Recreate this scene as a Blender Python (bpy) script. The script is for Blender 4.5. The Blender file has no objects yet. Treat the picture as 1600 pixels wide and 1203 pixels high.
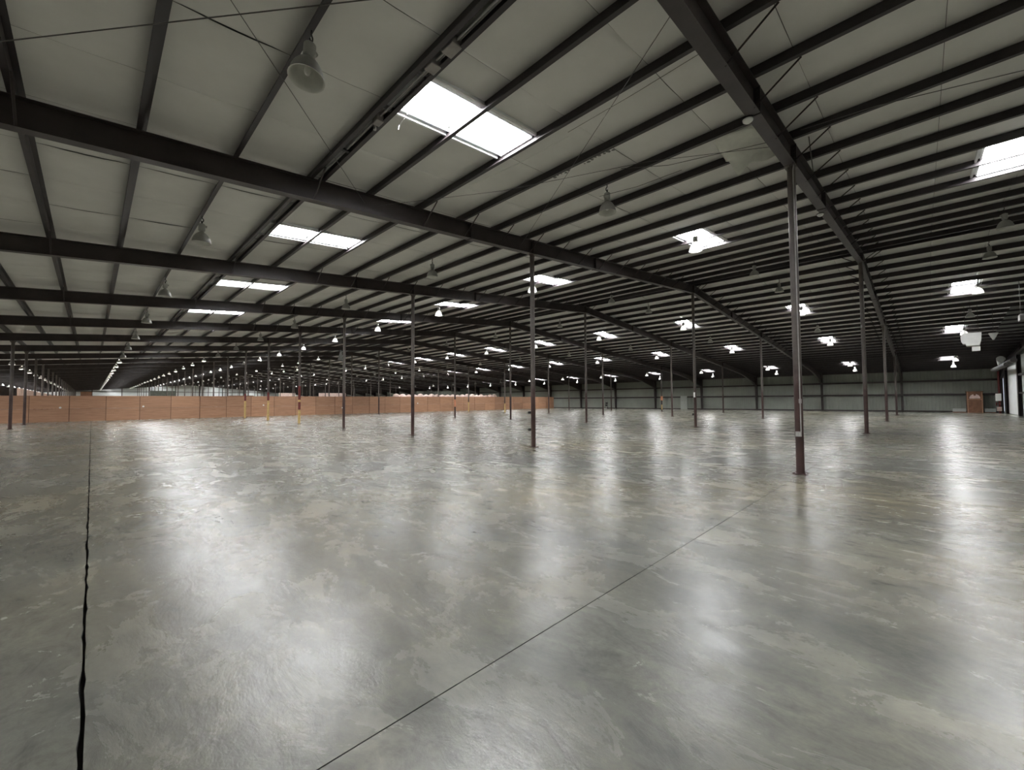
import bpy, math, random
from mathutils import Matrix, Vector
random.seed(7)
SC = bpy.context.scene
COL = SC.collection
# ------------------------------------------------------------------ camera, world, exposure
CAM_H = 1.727
cd = bpy.data.cameras.new('camera'); cam = bpy.data.objects.new('camera', cd); COL.objects.link(cam)
fw = Vector((0.7097509, 0.70348675, 0.03687897)); rt = Vector((0.70411142, -0.71006368, -0.00605556)); up = Vector((-0.02192641, -0.03026484, 0.99930139))
m = Matrix((rt, up, -fw)).transposed().to_4x4(); m.translation = (0, 0, CAM_H)
cam.matrix_world = m
cd.sensor_width = 36.0; cd.lens = 36.0 * 650.77 / 1600.0; cd.clip_start = 0.05; cd.clip_end = 600
SC.camera = cam
w = bpy.data.worlds.new('world'); SC.world = w; w.use_nodes = True
w.node_tree.nodes['Background'].inputs[0].default_value = (0.72, 0.80, 0.90, 1); w.node_tree.nodes['Background'].inputs[1].default_value = 1.0
SC.view_settings.view_transform = 'Standard'; SC.view_settings.look = 'None'; SC.view_settings.gamma = 1.0
SC.view_settings.use_curve_mapping = False; SC.view_settings.exposure = 1.05
SKY_E = 32.0      # daylight coming through a fibreglass roof light
LAMP_E = 100.0
SC.cycles.use_denoising = True
SC.cycles.max_bounces = 10; SC.cycles.diffuse_bounces = 6; SC.cycles.glossy_bounces = 4; SC.cycles.sample_clamp_indirect = 8.0
SC.cycles.caustics_reflective = False; SC.cycles.caustics_refractive = False

# ------------------------------------------------------------------ building grid
X0, Y0, SX, SY = -3.772, 2.078, 15.242, 8.1975
RIDGE = X0 + 2 * SX               # 26.71
XL, XR = X0 - SX, X0 + 5 * SX     # eaves
YA, YB = Y0 - SY - 0.2, Y0 + 25 * SY + 0.2
PART_Y = 56.2                     # plywood partition
RD = 0.51                         # rafter depth
def zb(X):                        # underside of purlins = top of rafter
    return 6.73 + min(X, 2 * RIDGE - X) / 12.0
PUR = [-0.97 + 1.524 * k for k in range(-11, 19)]
PUR = PUR + [2 * RIDGE - p for p in PUR[::-1]]
EXTRA = 3.87
SKYROWS = [5.14, 17.32, 36.10, 48.29, 63.60, -10.1]
def skyY(j): y = Y0 + j * SY; return y + 3.82, y + 4.80

# ------------------------------------------------------------------ materials
def newmat(name):
    m = bpy.data.materials.new(name); m.use_nodes = True
    return m, m.node_tree.nodes, m.node_tree.links, m.node_tree.nodes['Principled BSDF']
def ramp(nd, lk, src, cols):
    r = nd.new('ShaderNodeValToRGB'); lk.new(src, r.inputs[0])
    while len(r.color_ramp.elements) < len(cols): r.color_ramp.elements.new(0.5)
    for e, (p, c) in zip(r.color_ramp.elements, cols): e.position = p; e.color = (*c, 1)
    return r.outputs[0]
def noise(nd, lk, vec, scale, detail=4, rough=0.5, dist=0.0):
    n = nd.new('ShaderNodeTexNoise'); n.inputs['Scale'].default_value = scale; n.inputs['Detail'].default_value = detail
    n.inputs['Roughness'].default_value = rough; n.inputs['Distortion'].default_value = dist
    lk.new(vec, n.inputs['Vector']); return n.outputs['Fac']
def mapping(nd, lk, vec, scale=(1, 1, 1), rot=(0, 0, 0)):
    mp = nd.new('ShaderNodeMapping'); mp.inputs['Scale'].default_value = scale; mp.inputs['Rotation'].default_value = rot
    lk.new(vec, mp.inputs['Vector']); return mp.outputs[0]
def mixc(nd, lk, fac, a, b, mode='MIX'):
    x = nd.new('ShaderNodeMix'); x.data_type = 'RGBA'; x.blend_type = mode
    if isinstance(fac, float): x.inputs[0].default_value = fac
    else: lk.new(fac, x.inputs[0])
    for i, v in ((6, a), (7, b)):
        if isinstance(v, tuple): x.inputs[i].default_value = (*v, 1)
        else: lk.new(v, x.inputs[i])
    return x.outputs[2]
def simple(name, c, rough=0.5, metal=0.0, var=0.25, scale=3.0, bump=0.0, obj=False, spec=0.5):
    m, nd, lk, b = newmat(name)
    g = nd.new('ShaderNodeTexCoord').outputs['Object'] if obj else nd.new('ShaderNodeNewGeometry').outputs['Position']
    f = noise(nd, lk, g, scale, 5, 0.6)
    lo = tuple(v * (1 - var) for v in c); hi = tuple(min(1, v * (1 + var)) for v in c)
    lk.new(ramp(nd, lk, f, [(0.3, lo), (0.7, hi)]), b.inputs['Base Color'])
    b.inputs['Roughness'].default_value = rough; b.inputs['Metallic'].default_value = metal
    b.inputs['Specular IOR Level'].default_value = spec
    if bump:
        bp = nd.new('ShaderNodeBump'); bp.inputs['Strength'].default_value = bump; bp.inputs['Distance'].default_value = 0.02
        lk.new(f, bp.inputs['Height']); lk.new(bp.outputs[0], b.inputs['Normal'])
    return m
def emit(name, c, e):
    m, nd, lk, b = newmat(name)
    b.inputs['Base Color'].default_value = (0.8, 0.8, 0.8, 1); b.inputs['Emission Color'].default_value = (*c, 1)
    b.inputs['Emission Strength'].default_value = e; b.inputs['Roughness'].default_value = 0.4
    return m
def concrete():
    m, nd, lk, b = newmat('polished_concrete')
    g = nd.new('ShaderNodeNewGeometry').outputs['Position']
    rot = mapping(nd, lk, g, (1.0, 0.55, 1), (0, 0, math.radians(32)))
    big = noise(nd, lk, rot, 0.42, 8, 0.62, 0.5)
    mid = noise(nd, lk, rot, 1.7, 10, 0.70, 0.55)
    fine = noise(nd, lk, g, 22, 4, 0.6, 0.4)
    c1 = ramp(nd, lk, big, [(0.26, (0.110, 0.112, 0.108)), (0.50, (0.178, 0.177, 0.162)), (0.76, (0.265, 0.255, 0.220))])
    c2 = ramp(nd, lk, mid, [(0.26, (0.22, 0.23, 0.24)), (0.50, (0.49, 0.49, 0.47)), (0.80, (0.76, 0.75, 0.69))])
    c = mixc(nd, lk, 0.75, c1, c2, 'OVERLAY')
    warm = noise(nd, lk, g, 0.16, 3, 0.5)
    tint = ramp(nd, lk, warm, [(0.40, (0.99, 1.0, 0.985)), (0.62, (1.10, 1.02, 0.86))])
    c = mixc(nd, lk, 1.0, c, tint, 'MULTIPLY')
    sp = ramp(nd, lk, fine, [(0.30, (0.84, 0.84, 0.84)), (0.6, (1.04, 1.04, 1.04))])
    c = mixc(nd, lk, 0.6, c, sp, 'MULTIPLY')
    # small dark spots and a few pale chips
    vo = nd.new('ShaderNodeTexVoronoi'); vo.inputs['Scale'].default_value = 1.1; lk.new(g, vo.inputs['Vector'])
    sp2 = ramp(nd, lk, vo.outputs['Distance'], [(0.012, (0.25, 0.24, 0.22)), (0.02, (1, 1, 1))])
    c = mixc(nd, lk, 0.8, c, sp2, 'MULTIPLY')
    lk.new(c, b.inputs['Base Color'])
    rr = nd.new('ShaderNodeMapRange'); rr.inputs[1].default_value = 0.2; rr.inputs[2].default_value = 0.85
    rr.inputs[3].default_value = 0.18; rr.inputs[4].default_value = 0.36; lk.new(mid, rr.inputs[0]); lk.new(rr.outputs[0], b.inputs['Roughness'])
    b.inputs['Specular IOR Level'].default_value = 0.62
    sw = noise(nd, lk, mapping(nd, lk, g, (1.0, 0.5, 1), (0, 0, math.radians(-25))), 6.5, 8, 0.72, 0.9)
    sc = ramp(nd, lk, sw, [(0.28, (0.66, 0.66, 0.68)), (0.5, (0.98, 0.98, 0.97)), (0.78, (1.28, 1.26, 1.18))])
    c = mixc(nd, lk, 0.9, c, sc, 'MULTIPLY')
    v2 = nd.new('ShaderNodeTexVoronoi'); v2.inputs['Scale'].default_value = 0.75; lk.new(mapping(nd, lk, g, (1, 1, 1), (0, 0, 1.0)), v2.inputs['Vector'])
    pale = ramp(nd, lk, v2.outputs['Distance'], [(0.006, (1, 1, 1)), (0.010, (0, 0, 0))])
    lk.new(mixc(nd, lk, pale, c, (0.75, 0.75, 0.72)), b.inputs['Base Color'])
    h0 = nd.new('ShaderNodeMath'); h0.operation = 'MULTIPLY_ADD'; lk.new(sw, h0.inputs[0]); h0.inputs[1].default_value = 0.45; lk.new(mid, h0.inputs[2])
    ht = nd.new('ShaderNodeMath'); ht.operation = 'ADD'; lk.new(h0.outputs[0], ht.inputs[0])
    f2 = nd.new('ShaderNodeMath'); f2.operation = 'MULTIPLY'; lk.new(fine, f2.inputs[0]); f2.inputs[1].default_value = 0.03; lk.new(f2.outputs[0], ht.inputs[1])
    bp = nd.new('ShaderNodeBump'); bp.inputs['Strength'].default_value = 0.42; bp.inputs['Distance'].default_value = 0.012
    lk.new(ht.outputs[0], bp.inputs['Height']); lk.new(bp.outputs[0], b.inputs['Normal'])
    return m
def column_paint():
    m, nd, lk, b = newmat('column_paint')
    g = nd.new('ShaderNodeNewGeometry').outputs['Position']
    sx = nd.new('ShaderNodeSeparateXYZ'); lk.new(g, sx.inputs[0])
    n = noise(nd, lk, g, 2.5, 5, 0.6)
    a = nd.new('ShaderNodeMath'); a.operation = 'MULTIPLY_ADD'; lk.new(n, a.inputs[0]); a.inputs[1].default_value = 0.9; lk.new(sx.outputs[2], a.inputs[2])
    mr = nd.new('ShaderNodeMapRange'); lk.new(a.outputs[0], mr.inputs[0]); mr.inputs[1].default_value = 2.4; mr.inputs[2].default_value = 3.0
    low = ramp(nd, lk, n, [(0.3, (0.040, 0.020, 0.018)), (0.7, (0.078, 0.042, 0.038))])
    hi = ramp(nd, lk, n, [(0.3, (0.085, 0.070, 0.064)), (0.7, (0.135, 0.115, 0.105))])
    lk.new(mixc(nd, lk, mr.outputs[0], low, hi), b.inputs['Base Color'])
    b.inputs['Roughness'].default_value = 0.42
    return m
def insulation():
    m, nd, lk, b = newmat('white_vinyl_insulation')
    g = nd.new('ShaderNodeNewGeometry').outputs['Position']
    f = noise(nd, lk, g, 0.8, 4, 0.6); h = noise(nd, lk, mapping(nd, lk, g, (1, 3, 1)), 2.2, 6, 0.65, 0.6)
    c = ramp(nd, lk, f, [(0.3, (0.67, 0.665, 0.645)), (0.7, (0.76, 0.755, 0.735))])
    lk.new(c, b.inputs['Base Color']); b.inputs['Roughness'].default_value = 0.55
    bp = nd.new('ShaderNodeBump'); bp.inputs['Strength'].default_value = 0.25; bp.inputs['Distance'].default_value = 0.03
    lk.new(h, bp.inputs['Height']); lk.new(bp.outputs[0], b.inputs['Normal'])
    return m
def plywood():
    m, nd, lk, b = newmat('plywood')
    tc = nd.new('ShaderNodeNewGeometry').outputs['Position']; oi = nd.new('ShaderNodeObjectInfo')
    g = mapping(nd, lk, tc, (0.35, 1, 5))
    f = noise(nd, lk, g, 2.2, 7, 0.65, 0.8)
    c = ramp(nd, lk, f, [(0.25, (0.36, 0.19, 0.115)), (0.5, (0.50, 0.285, 0.18)), (0.75, (0.60, 0.36, 0.24))])
    r = ramp(nd, lk, oi.outputs['Random'], [(0.0, (0.82, 0.80, 0.78)), (1.0, (1.08, 1.05, 1.0))])
    lk.new(mixc(nd, lk, 1.0, c, r, 'MULTIPLY'), b.inputs['Base Color']); b.inputs['Roughness'].default_value = 0.6
    return m
M = dict(
    steel=simple('dark_steel_primer', (0.044, 0.034, 0.033), 0.45, 0, 0.3, 2.0),
    purlin=simple('dark_purlin_primer', (0.031, 0.025, 0.027), 0.42, 0, 0.3, 2.0),
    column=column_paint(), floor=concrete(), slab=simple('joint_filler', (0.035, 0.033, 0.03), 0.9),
    ins=insulation(), deck=simple('roof_deck_metal', (0.10, 0.10, 0.095), 0.6),
    wall=simple('grey_green_wall_sheet', (0.30, 0.32, 0.28), 0.5, 0, 0.10, 0.6),
    wallp=simple('pale_wall_sheet', (0.62, 0.65, 0.64), 0.5, 0, 0.08, 0.6),
    white=simple('white_liner', (0.78, 0.80, 0.80), 0.45, 0, 0.05, 2),
    ply=plywood(), yellow=simple('yellow_paint', (0.60, 0.42, 0.17), 0.5, 0, 0.25, 6),
    red=simple('red_paint', (0.14, 0.020, 0.018), 0.5, 0, 0.25, 6), orange=simple('orange_wrap', (0.75, 0.32, 0.18), 0.6),
    zinc=simple('galvanised_conduit', (0.42, 0.40, 0.39), 0.4, 0.3, 0.15, 8), greybox=simple('grey_box_paint', (0.33, 0.31, 0.30), 0.5),
    alu=simple('spun_aluminium', (0.36, 0.36, 0.34), 0.38, 0.35, 0.12, 5), aluin=simple('reflector_inside', (0.62, 0.62, 0.58), 0.35, 0.2, 0.08, 8),
    ballast=simple('ballast_grey', (0.38, 0.38, 0.36), 0.5, 0.1), black=simple('black_paint', (0.015, 0.015, 0.015), 0.5),
    glass=simple('frosted_bulb', (0.8, 0.8, 0.76), 0.15, 0, 0.02), whitep=simple('white_paint', (0.88, 0.88, 0.86), 0.45, 0, 0.05),
    cable=simple('steel_cable', (0.10, 0.095, 0.09), 0.4, 0.3), brown=simple('brown_plywood_booth', (0.20, 0.095, 0.05), 0.6, 0, 0.25, 3),
    sack=simple('woven_sack', (0.74, 0.58, 0.53), 0.75, 0, 0.2, 3, 0.4), door=simple('grey_door_paint', (0.45, 0.48, 0.45), 0.45, 0, 0.08),
    ductm=simple('dusty_duct', (0.13, 0.125, 0.12), 0.5), olive=simple('olive_panel', (0.10, 0.11, 0.09), 0.6), beige=simple('beige_board', (0.52, 0.36, 0.29), 0.7, 0, 0.15, 1),
    vinyl=simple('torn_vinyl', (0.72, 0.73, 0.68), 0.4, 0, 0.1, 4, 0.3), mesh=simple('grey_netting', (0.16, 0.16, 0.15), 0.7),
    sky=emit('fibreglass_roof_light', (0.98, 0.985, 1.0), SKY_E), bulbglow=emit('added_bulb_glow', (1.0, 0.97, 0.92), 45.0), lit=emit('lit_lamp_lens', (1.0, 0.97, 0.92), LAMP_E),  # bulb emission is added inside lamps that hang unlit below the skylights
    glow=emit('skylit_dome_glow', (1.0, 0.97, 0.92), 0.55), strut=simple('stud_timber', (0.12, 0.06, 0.035), 0.7),  # dome emission stands in for skylight falling on the domes
)

# ------------------------------------------------------------------ mesh helpers
class MB:
    def __init__(s): s.v = []; s.f = []; s.sm = []
    def add(s, vs, fs, smooth=False):
        n = len(s.v); s.v += [tuple(v) for v in vs]; s.f += [tuple(i + n for i in f) for f in fs]; s.sm += [smooth] * len(fs)
        return s
    def box(s, x0, x1, y0, y1, z0, z1):
        return s.add([(x0, y0, z0), (x1, y0, z0), (x1, y1, z0), (x0, y1, z0), (x0, y0, z1), (x1, y0, z1), (x1, y1, z1), (x0, y1, z1)],
                     [(0, 3, 2, 1), (4, 5, 6, 7), (0, 1, 5, 4), (1, 2, 6, 5), (2, 3, 7, 6), (3, 0, 4, 7)])
    def tube(s, p, q, r, n=10, r2=None, caps=True):
        p = Vector(p); q = Vector(q); r2 = r if r2 is None else r2
        d = (q - p).normalized(); a = d.orthogonal().normalized(); b = d.cross(a)
        vs = [p + (a * math.cos(t) + b * math.sin(t)) * r for t in [2 * math.pi * i / n for i in range(n)]]
        vs += [q + (a * math.cos(t) + b * math.sin(t)) * r2 for t in [2 * math.pi * i / n for i in range(n)]]
        s.add(vs, [(i, (i + 1) % n, n + (i + 1) % n, n + i) for i in range(n)], True)
        if caps: s.add(vs, [tuple(range(n))[::-1], tuple(range(n, 2 * n))])
        return s
    def path(s, pts, r, n=6):
        for a, b in zip(pts, pts[1:]): s.tube(a, b, r, n)
        return s
    def lathe(s, prof, n=20, smooth=True):
        vs = [(r * math.cos(2 * math.pi * i / n), r * math.sin(2 * math.pi * i / n), z) for r, z in prof for i in range(n)]
        fs = [(k * n + i, k * n + (i + 1) % n, (k + 1) * n + (i + 1) % n, (k + 1) * n + i) for k in range(len(prof) - 1) for i in range(n)]
        return s.add(vs, fs, smooth)
    def mesh(s, name, mat):
        me = bpy.data.meshes.new(name); me.from_pydata(s.v, [], s.f); me.polygons.foreach_set('use_smooth', s.sm)
        me.materials.append(mat); me.update(); return me
def link(name, me, parent=None, loc=(0, 0, 0), rz=0.0, bevel=0.0):
    o = bpy.data.objects.new(name, me); COL.objects.link(o); o.location = loc; o.rotation_euler = (0, 0, rz)
    if parent: o.parent = parent
    if bevel:
        b = o.modifiers.new('bevel', 'BEVEL'); b.width = bevel; b.segments = 2; b.limit_method = 'ANGLE'
    return o
def tag(o, label, cat=None, group=None, kind=None):
    if label: o['label'] = label
    if cat: o['category'] = cat
    if group: o['group'] = group
    if kind: o['kind'] = kind
    return o
def empty(name, loc, label, cat, group=None, kind=None, rz=0.0):
    o = bpy.data.objects.new(name, None); COL.objects.link(o); o.location = loc; o.rotation_euler = (0, 0, rz)
    o.empty_display_size = 0.2
    return tag(o, label, cat, group, kind)
def copy_tree(o, parent=None):
    c = o.copy(); COL.objects.link(c)
    if parent: c.parent = parent
    for ch in list(o.children): copy_tree(ch, c)
    return c
ORD = ['nearest', 'second nearest', 'third nearest', 'fourth nearest', 'fifth nearest', 'sixth nearest', 'seventh nearest', 'eighth nearest', 'ninth nearest', 'tenth nearest']

# ------------------------------------------------------------------ FLOOR
fl = MB().box(XL - .3, XR + .5, YA - .3, YB + .3, -0.20, -0.035)
floor = tag(link('floor', fl.mesh('floor', M['slab'])), 'grey polished concrete floor of square cut slabs across the whole warehouse', kind='structure')
YSPLIT = Y0 + 7 * SY
far = MB().box(XL - .2, XR + .2, YSPLIT + .003, YB + .2, -0.035, 0.0)
tag(link('floor_slab', far.mesh('floor_slab', M['floor']), floor), None, kind='stuff')
xsA = [XL - .2] + [7.62 * k for k in range(-2, 10)] + [XR + .2]; xsB = [XL - .2] + [15.24 * k for k in range(-1, 5)] + [XR + .2]
YR = [YA - .2] + [Y0 + 5.66 * k for k in range(0, 11)] + [YSPLIT]
for k, (ya, yb) in enumerate(zip(YR, YR[1:])):
    xs = xsB if k == 0 else xsA
    for a, b in zip(xs, xs[1:]):
        y0 = ya + (.0042 if k == 1 else .0010); y1 = yb - (.0042 if k == 0 else .0010)
        x0 = a + (.0055 if abs(a) < .1 else .0015); x1 = b - (.0055 if abs(b) < .1 else .0015)
        n = 40
        s = MB()
        # slab with eased, slightly chipped long edges
        def edge(base, sgn, amt):
            return [base + sgn * (random.random() ** 3) * amt for _ in range(n + 1)]
        eL = edge(x0, 1, .014 if abs(a) < .1 else .001); eR = edge(x1, -1, .014 if abs(b) < .1 else .001)
        top = []; low = []
        for i in range(n + 1):
            y = y0 + (y1 - y0) * i / n
            top.append((eL[i], y, 0)); top.append((eR[i], y, 0)); low.append((eL[i], y, -.034)); low.append((eR[i], y, -.034))
        s.v = top + low; N = len(top)
        for i in range(n):
            s.f.append((2 * i, 2 * i + 1, 2 * i + 3, 2 * i + 2)); s.f.append((2 * i, 2 * i + 2, N + 2 * i + 2, N + 2 * i)); s.f.append((2 * i + 1, N + 2 * i + 1, N + 2 * i + 3, 2 * i + 3))
        s.f.append((0, N, N + 1, 1)); s.f.append((2 * n, 2 * n + 1, N + 2 * n + 1, N + 2 * n)); s.sm = [False] * len(s.f)
        me = s.mesh('floor_slab', M['floor']); me.materials.append(M['slab'])
        for pi, p in enumerate(me.polygons):
            if not (pi < 3 * n and pi % 3 == 0): p.material_index = 1
        link('floor_slab', me, floor)

# ------------------------------------------------------------------ CEILING: deck, purlins, insulation blankets
def holes():
    for r in SKYROWS:
        for j in range(-1, 25):
            y0, y1 = skyY(j); yield r - 1.50, r + 1.50, y0, y1
HOLES = list(holes())
dk = MB()
for a, b in ((XL - .3, RIDGE), (RIDGE, XR + .3)):
    dk.add([(a, YA - .3, zb(a) + .34), (b, YA - .3, zb(b) + .34), (b, YB + .3, zb(b) + .34), (a, YB + .3, zb(a) + .34)], [(0, 1, 2, 3)])
    dk.add([(a, YA - .3, zb(a) + .38), (b, YA - .3, zb(b) + .38), (b, YB + .3, zb(b) + .38), (a, YB + .3, zb(a) + .38)], [(0, 3, 2, 1)])
ceiling = tag(link('ceiling', dk.mesh('ceiling', M['deck'])), 'low pitched metal roof with white insulation blankets and dark purlins', kind='structure')
pm = MB()   # zed purlin running along Y, origin at mid underside
L0, L1 = YA, YB
t = .006
pm.box(-.085, .0, L0, L1, 0, t).box(-t, 0, L0, L1, 0, .23).box(-t, .080, L0, L1, .23 - t, .23).box(-.085, -.079, L0, L1, 0, .028)
pme = pm.mesh('purlin', M['purlin'])
pm2 = MB(); pm2.add([(-x, y, z) for x, y, z in pm.v], [f[::-1] for f in pm.f]); pme2 = pm2.mesh('purlin', M['purlin'])
for p in PUR + [EXTRA]:
    link('purlin', pme if p < RIDGE else pme2, ceiling, (p, 0, zb(p)))
for p in (XL + .15, XR - .15):      # eave struts
    link('eave_strut', MB().box(-.1, .1, YA, YB, -.05, .28).mesh('eave_strut', M['purlin']), ceiling, (p, 0, zb(p)))
rc = MB().box(-.24, .24, YA, YB, .16, .30)
link('ridge_closure', rc.mesh('ridge_closure', M['purlin']), ceiling, (RIDGE, 0, zb(RIDGE) - .02))
gaps = []
allp = sorted([XL] + PUR + [XR])
for a, b in zip(allp, allp[1:]):
    if b - a > .1: gaps.append((a, b))
def xcuts(a, b, n):
    c = [a + (b - a) * i / n for i in range(n + 1)]
    return c
SE = [6.9 + 1.83 * k for k in range(-8, 29)]
SE = [s for s in SE if s > YA] ; SE = [YA] + SE + [YSPLIT + 1.3]
for y0, y1 in zip(SE, SE[1:]):
    if y1 - y0 < .05: continue
    hy = [(h0, h1) for (_, _, h0, h1) in HOLES if h0 < y1 - .01 and h1 > y0 + .01]
    ys = {y0 + .004, y0 + .035, y0 + .08, y1 - .08, y1 - .035, y1 - .004} | {y0 + (y1 - y0) * q for q in (.2, .4, .6, .8)}
    for h0, h1 in hy: ys |= {max(h0, y0 + .004), min(h1, y1 - .004)}
    ys = sorted(y for y in ys if y0 + .002 <= y <= y1 - .002)
    s = MB()
    for a, b in gaps:
        n = 6 if a < 45 else 4
        xc = xcuts(a, b, n); idx = {}
        amp = random.uniform(.012, .035); ph = random.uniform(0, 6); mid = (a + b) / 2
        sky = any(abs(mid - r) < 1.5 for r in SKYROWS)
        base = len(s.v)
        for j, y in enumerate(ys):
            e = min(y - y0, y1 - y)
            lift = .05 * max(0, 1 - e / .08)
            for i, xx in enumerate(xc):
                tt = i / n; sag = amp * math.sin(math.pi * tt) * (1 + .25 * math.sin(3.3 * y + ph))
                s.v.append((xx, y, zb(xx) + .232 - sag + lift * (.6 if 0 < i < n else .3)))
        for j in range(len(ys) - 1):
            ym = (ys[j] + ys[j + 1]) / 2
            if sky and any(h0 < ym < h1 for (q0, q1, h0, h1) in HOLES if q0 - .1 < mid < q1 + .1): continue
            for i in range(n):
                k = base + j * (n + 1) + i
                s.f.append((k, k + n + 1, k + n + 2, k + 1))
    s.sm = [True] * len(s.f)
    link('insulation_blanket', s.mesh('insulation_blanket', M['ins']), ceiling)
# far insulation as one piece
s = MB()
ycut = sorted({YSPLIT + 1.3, YB} | {y for h in HOLES for y in h[2:] if y > YSPLIT + 1.3})
for a, b in gaps:
    mid = (a + b) / 2
    for c, d in zip(ycut, ycut[1:]):
        if any(q0 < mid < q1 and h0 < (c + d) / 2 < h1 for (q0, q1, h0, h1) in HOLES): continue
        s.add([(a, c, zb(a) + .215), (b, c, zb(b) + .215), (b, d, zb(b) + .215), (a, d, zb(a) + .215)], [(0, 3, 2, 1)])
tag(link('insulation_blanket', s.mesh('insulation_blanket', M['ins']), ceiling), None, kind='stuff')
# dark bare bay of deck near the right-hand end
s = MB()
for a, b in gaps:
    if 41.5 < (a + b) / 2 < 51:
        s.add([(a + .08, -5.9, zb(a) + .12), (b - .08, -5.9, zb(b) + .12), (b - .08, -4.2, zb(b) + .12), (a + .08, -4.2, zb(a) + .12)], [(0, 3, 2, 1)])
link('bare_deck_panel', s.mesh('bare_deck_panel', M['deck']), ceiling)
# torn flakes in the facing
s = MB()
for k in range(16):
    if k in (5, 6, 7): continue
    yy = 6.75 - k * .115; xx = 8.47 + random.uniform(-.03, .05); n = 7; r = random.uniform(.025, .06)
    s.add([(xx + r * random.uniform(.5, 1.2) * math.cos(2 * math.pi * i / n), yy + r * random.uniform(.5, 1.3) * math.sin(2 * math.pi * i / n), zb(xx) + .155) for i in range(n)], [tuple(range(n))[::-1]])
link('torn_facing', s.mesh('torn_facing', M['mesh']), ceiling)

# ------------------------------------------------------------------ SKYLIGHTS
ROWNAME = {0: 'above the near left purlin pair', 1: 'on the left slope nearer the ridge', 2: 'just right of the ridge', 3: 'halfway down the right slope', 4: 'lowest on the right slope', 5: 'far left'}
def sky_mesh(r):
    z = zb(r); sl = (zb(r + .5) - zb(r - .5))
    def bx(mb, x0, x1, y0, y1, h0, h1):
        vs = []
        for h in (h0, h1):
            for (x, y) in ((x0, y0), (x1, y0), (x1, y1), (x0, y1)): vs.append((x, y, sl * x + h))
        mb.add(vs, [(0, 3, 2, 1), (4, 5, 6, 7), (0, 1, 5, 4), (1, 2, 6, 5), (2, 3, 7, 6), (3, 0, 4, 7)])
    fr = MB(); W = .98
    for y0, y1 in ((-.14, -.09), (-.03, 0.0), (W, W + .03), (W + .09, W + .14)): bx(fr, -1.46, 1.46, y0, y1, .13 if y0 in (-.14, W + .09) else .17, .235)
    bx(fr, -1.46, 1.46, -.14, 0, .225, .24); bx(fr, -1.46, 1.46, W, W + .14, .225, .24)
    bx(fr, -1.50, -1.46 if abs(r - 5.14) > .1 else -1.16, 0, W, .15, .25); bx(fr, 1.46, 1.50, 0, W, .15, .25)
    pa = MB(); bx(pa, -1.455 if abs(r - 5.14) > .1 else -1.16, -.075, .0, W, .245, .26)
    pb = MB(); bx(pb, .075, 1.455, .0, W, .245, .26)
    st = MB(); bx(st, -1.3, .0, -.20, -.185, .10, .12); bx(st, .1, 1.4, -.20, -.185, .11, .13)
    return fr.mesh('curb', M['white']), pa.mesh('pane', M['sky']), pb.mesh('pane', M['sky']), st.mesh('hanging_trim', M['whitep'])
wn = 0
SM = {}
for ri, r in enumerate(SKYROWS):
    SM[ri] = sky_mesh(r)
    for j in range(-1, 25):
        wn += 1
        if j <= 3:
            nm = j if ri not in (1, 2, 3, 4) else j + 1
            lab = ('bright skylight, %s of the row %s' % (ORD[max(nm, 0)], ROWNAME[ri])); grp = None
            if ri == 5 or (ri == 0 and j == -1): lab = 'skylight outside the picture to the left'; grp = 'skylights out of view'
        else:
            lab = 'distant bright skylight beyond the four nearest of the row ' + ROWNAME[ri]; grp = 'distant skylights ' + ROWNAME[ri]
        e = empty('window_%d' % wn, (r, skyY(j)[0], zb(r)), lab, None, grp, 'structure')
        fr, pa, pb, st = SM[ri]
        link('curb', fr, e); link('pane', pa, e); link('pane', pb, e)
        if j <= 3: link('hanging_trim', st, e)
# loose wire, coloured white for skylight shine, etc. come later

# ------------------------------------------------------------------ RAFTERS
def depth(X):
    d = min(X - XL, XR - X)
    if d > 9: return RD
    u = 1 - d / 9.0
    return RD + 1.0 * u ** 1.8
def rafter_mesh():
    s = MB(); N = []
    X = XL + .35
    while X < XR - .35: N.append(X); X += 1.0
    N += [XR - .35, RIDGE]; N = sorted(N)
    def strip(y0, y1, f0, f1):
        vs = []
        for x in N:
            a, b = f0(x), f1(x); vs += [(x, y0, a), (x, y1, a), (x, y1, b), (x, y0, b)]
        fs = []
        for i in range(len(N) - 1):
            k = 4 * i; n = k + 4
            fs += [(k, k + 1, n + 1, n), (k + 1, k + 2, n + 2, n + 1), (k + 2, k + 3, n + 3, n + 2), (k + 3, k, n, n + 3)]
        fs += [(3, 2, 1, 0), (n, n + 1, n + 2, n + 3)]
        s.add(vs, fs)
    strip(-.11, .11, lambda x: zb(x) - .016, lambda x: zb(x) - .001)
    strip(-.11, .11, lambda x: zb(x) - depth(x), lambda x: zb(x) - depth(x) + .016)
    strip(-.006, .006, lambda x: zb(x) - depth(x) + .012, lambda x: zb(x) - .012)
    return s.mesh('beam', M['steel'])
RM = rafter_mesh()
def splice_mesh():
    s = MB().box(-.02, -.002, -.115, .115, -RD - .02, -.0).box(.002, .02, -.115, .115, -RD - .02, 0)
    for zz in (-.1, -.2, -.32, -.42):
        for yy in (-.07, .07): s.tube((-.04, yy, zz), (.04, yy, zz), .014, 6)
    return s.mesh('splice_plate', M['steel'])
SP = splice_mesh()
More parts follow.
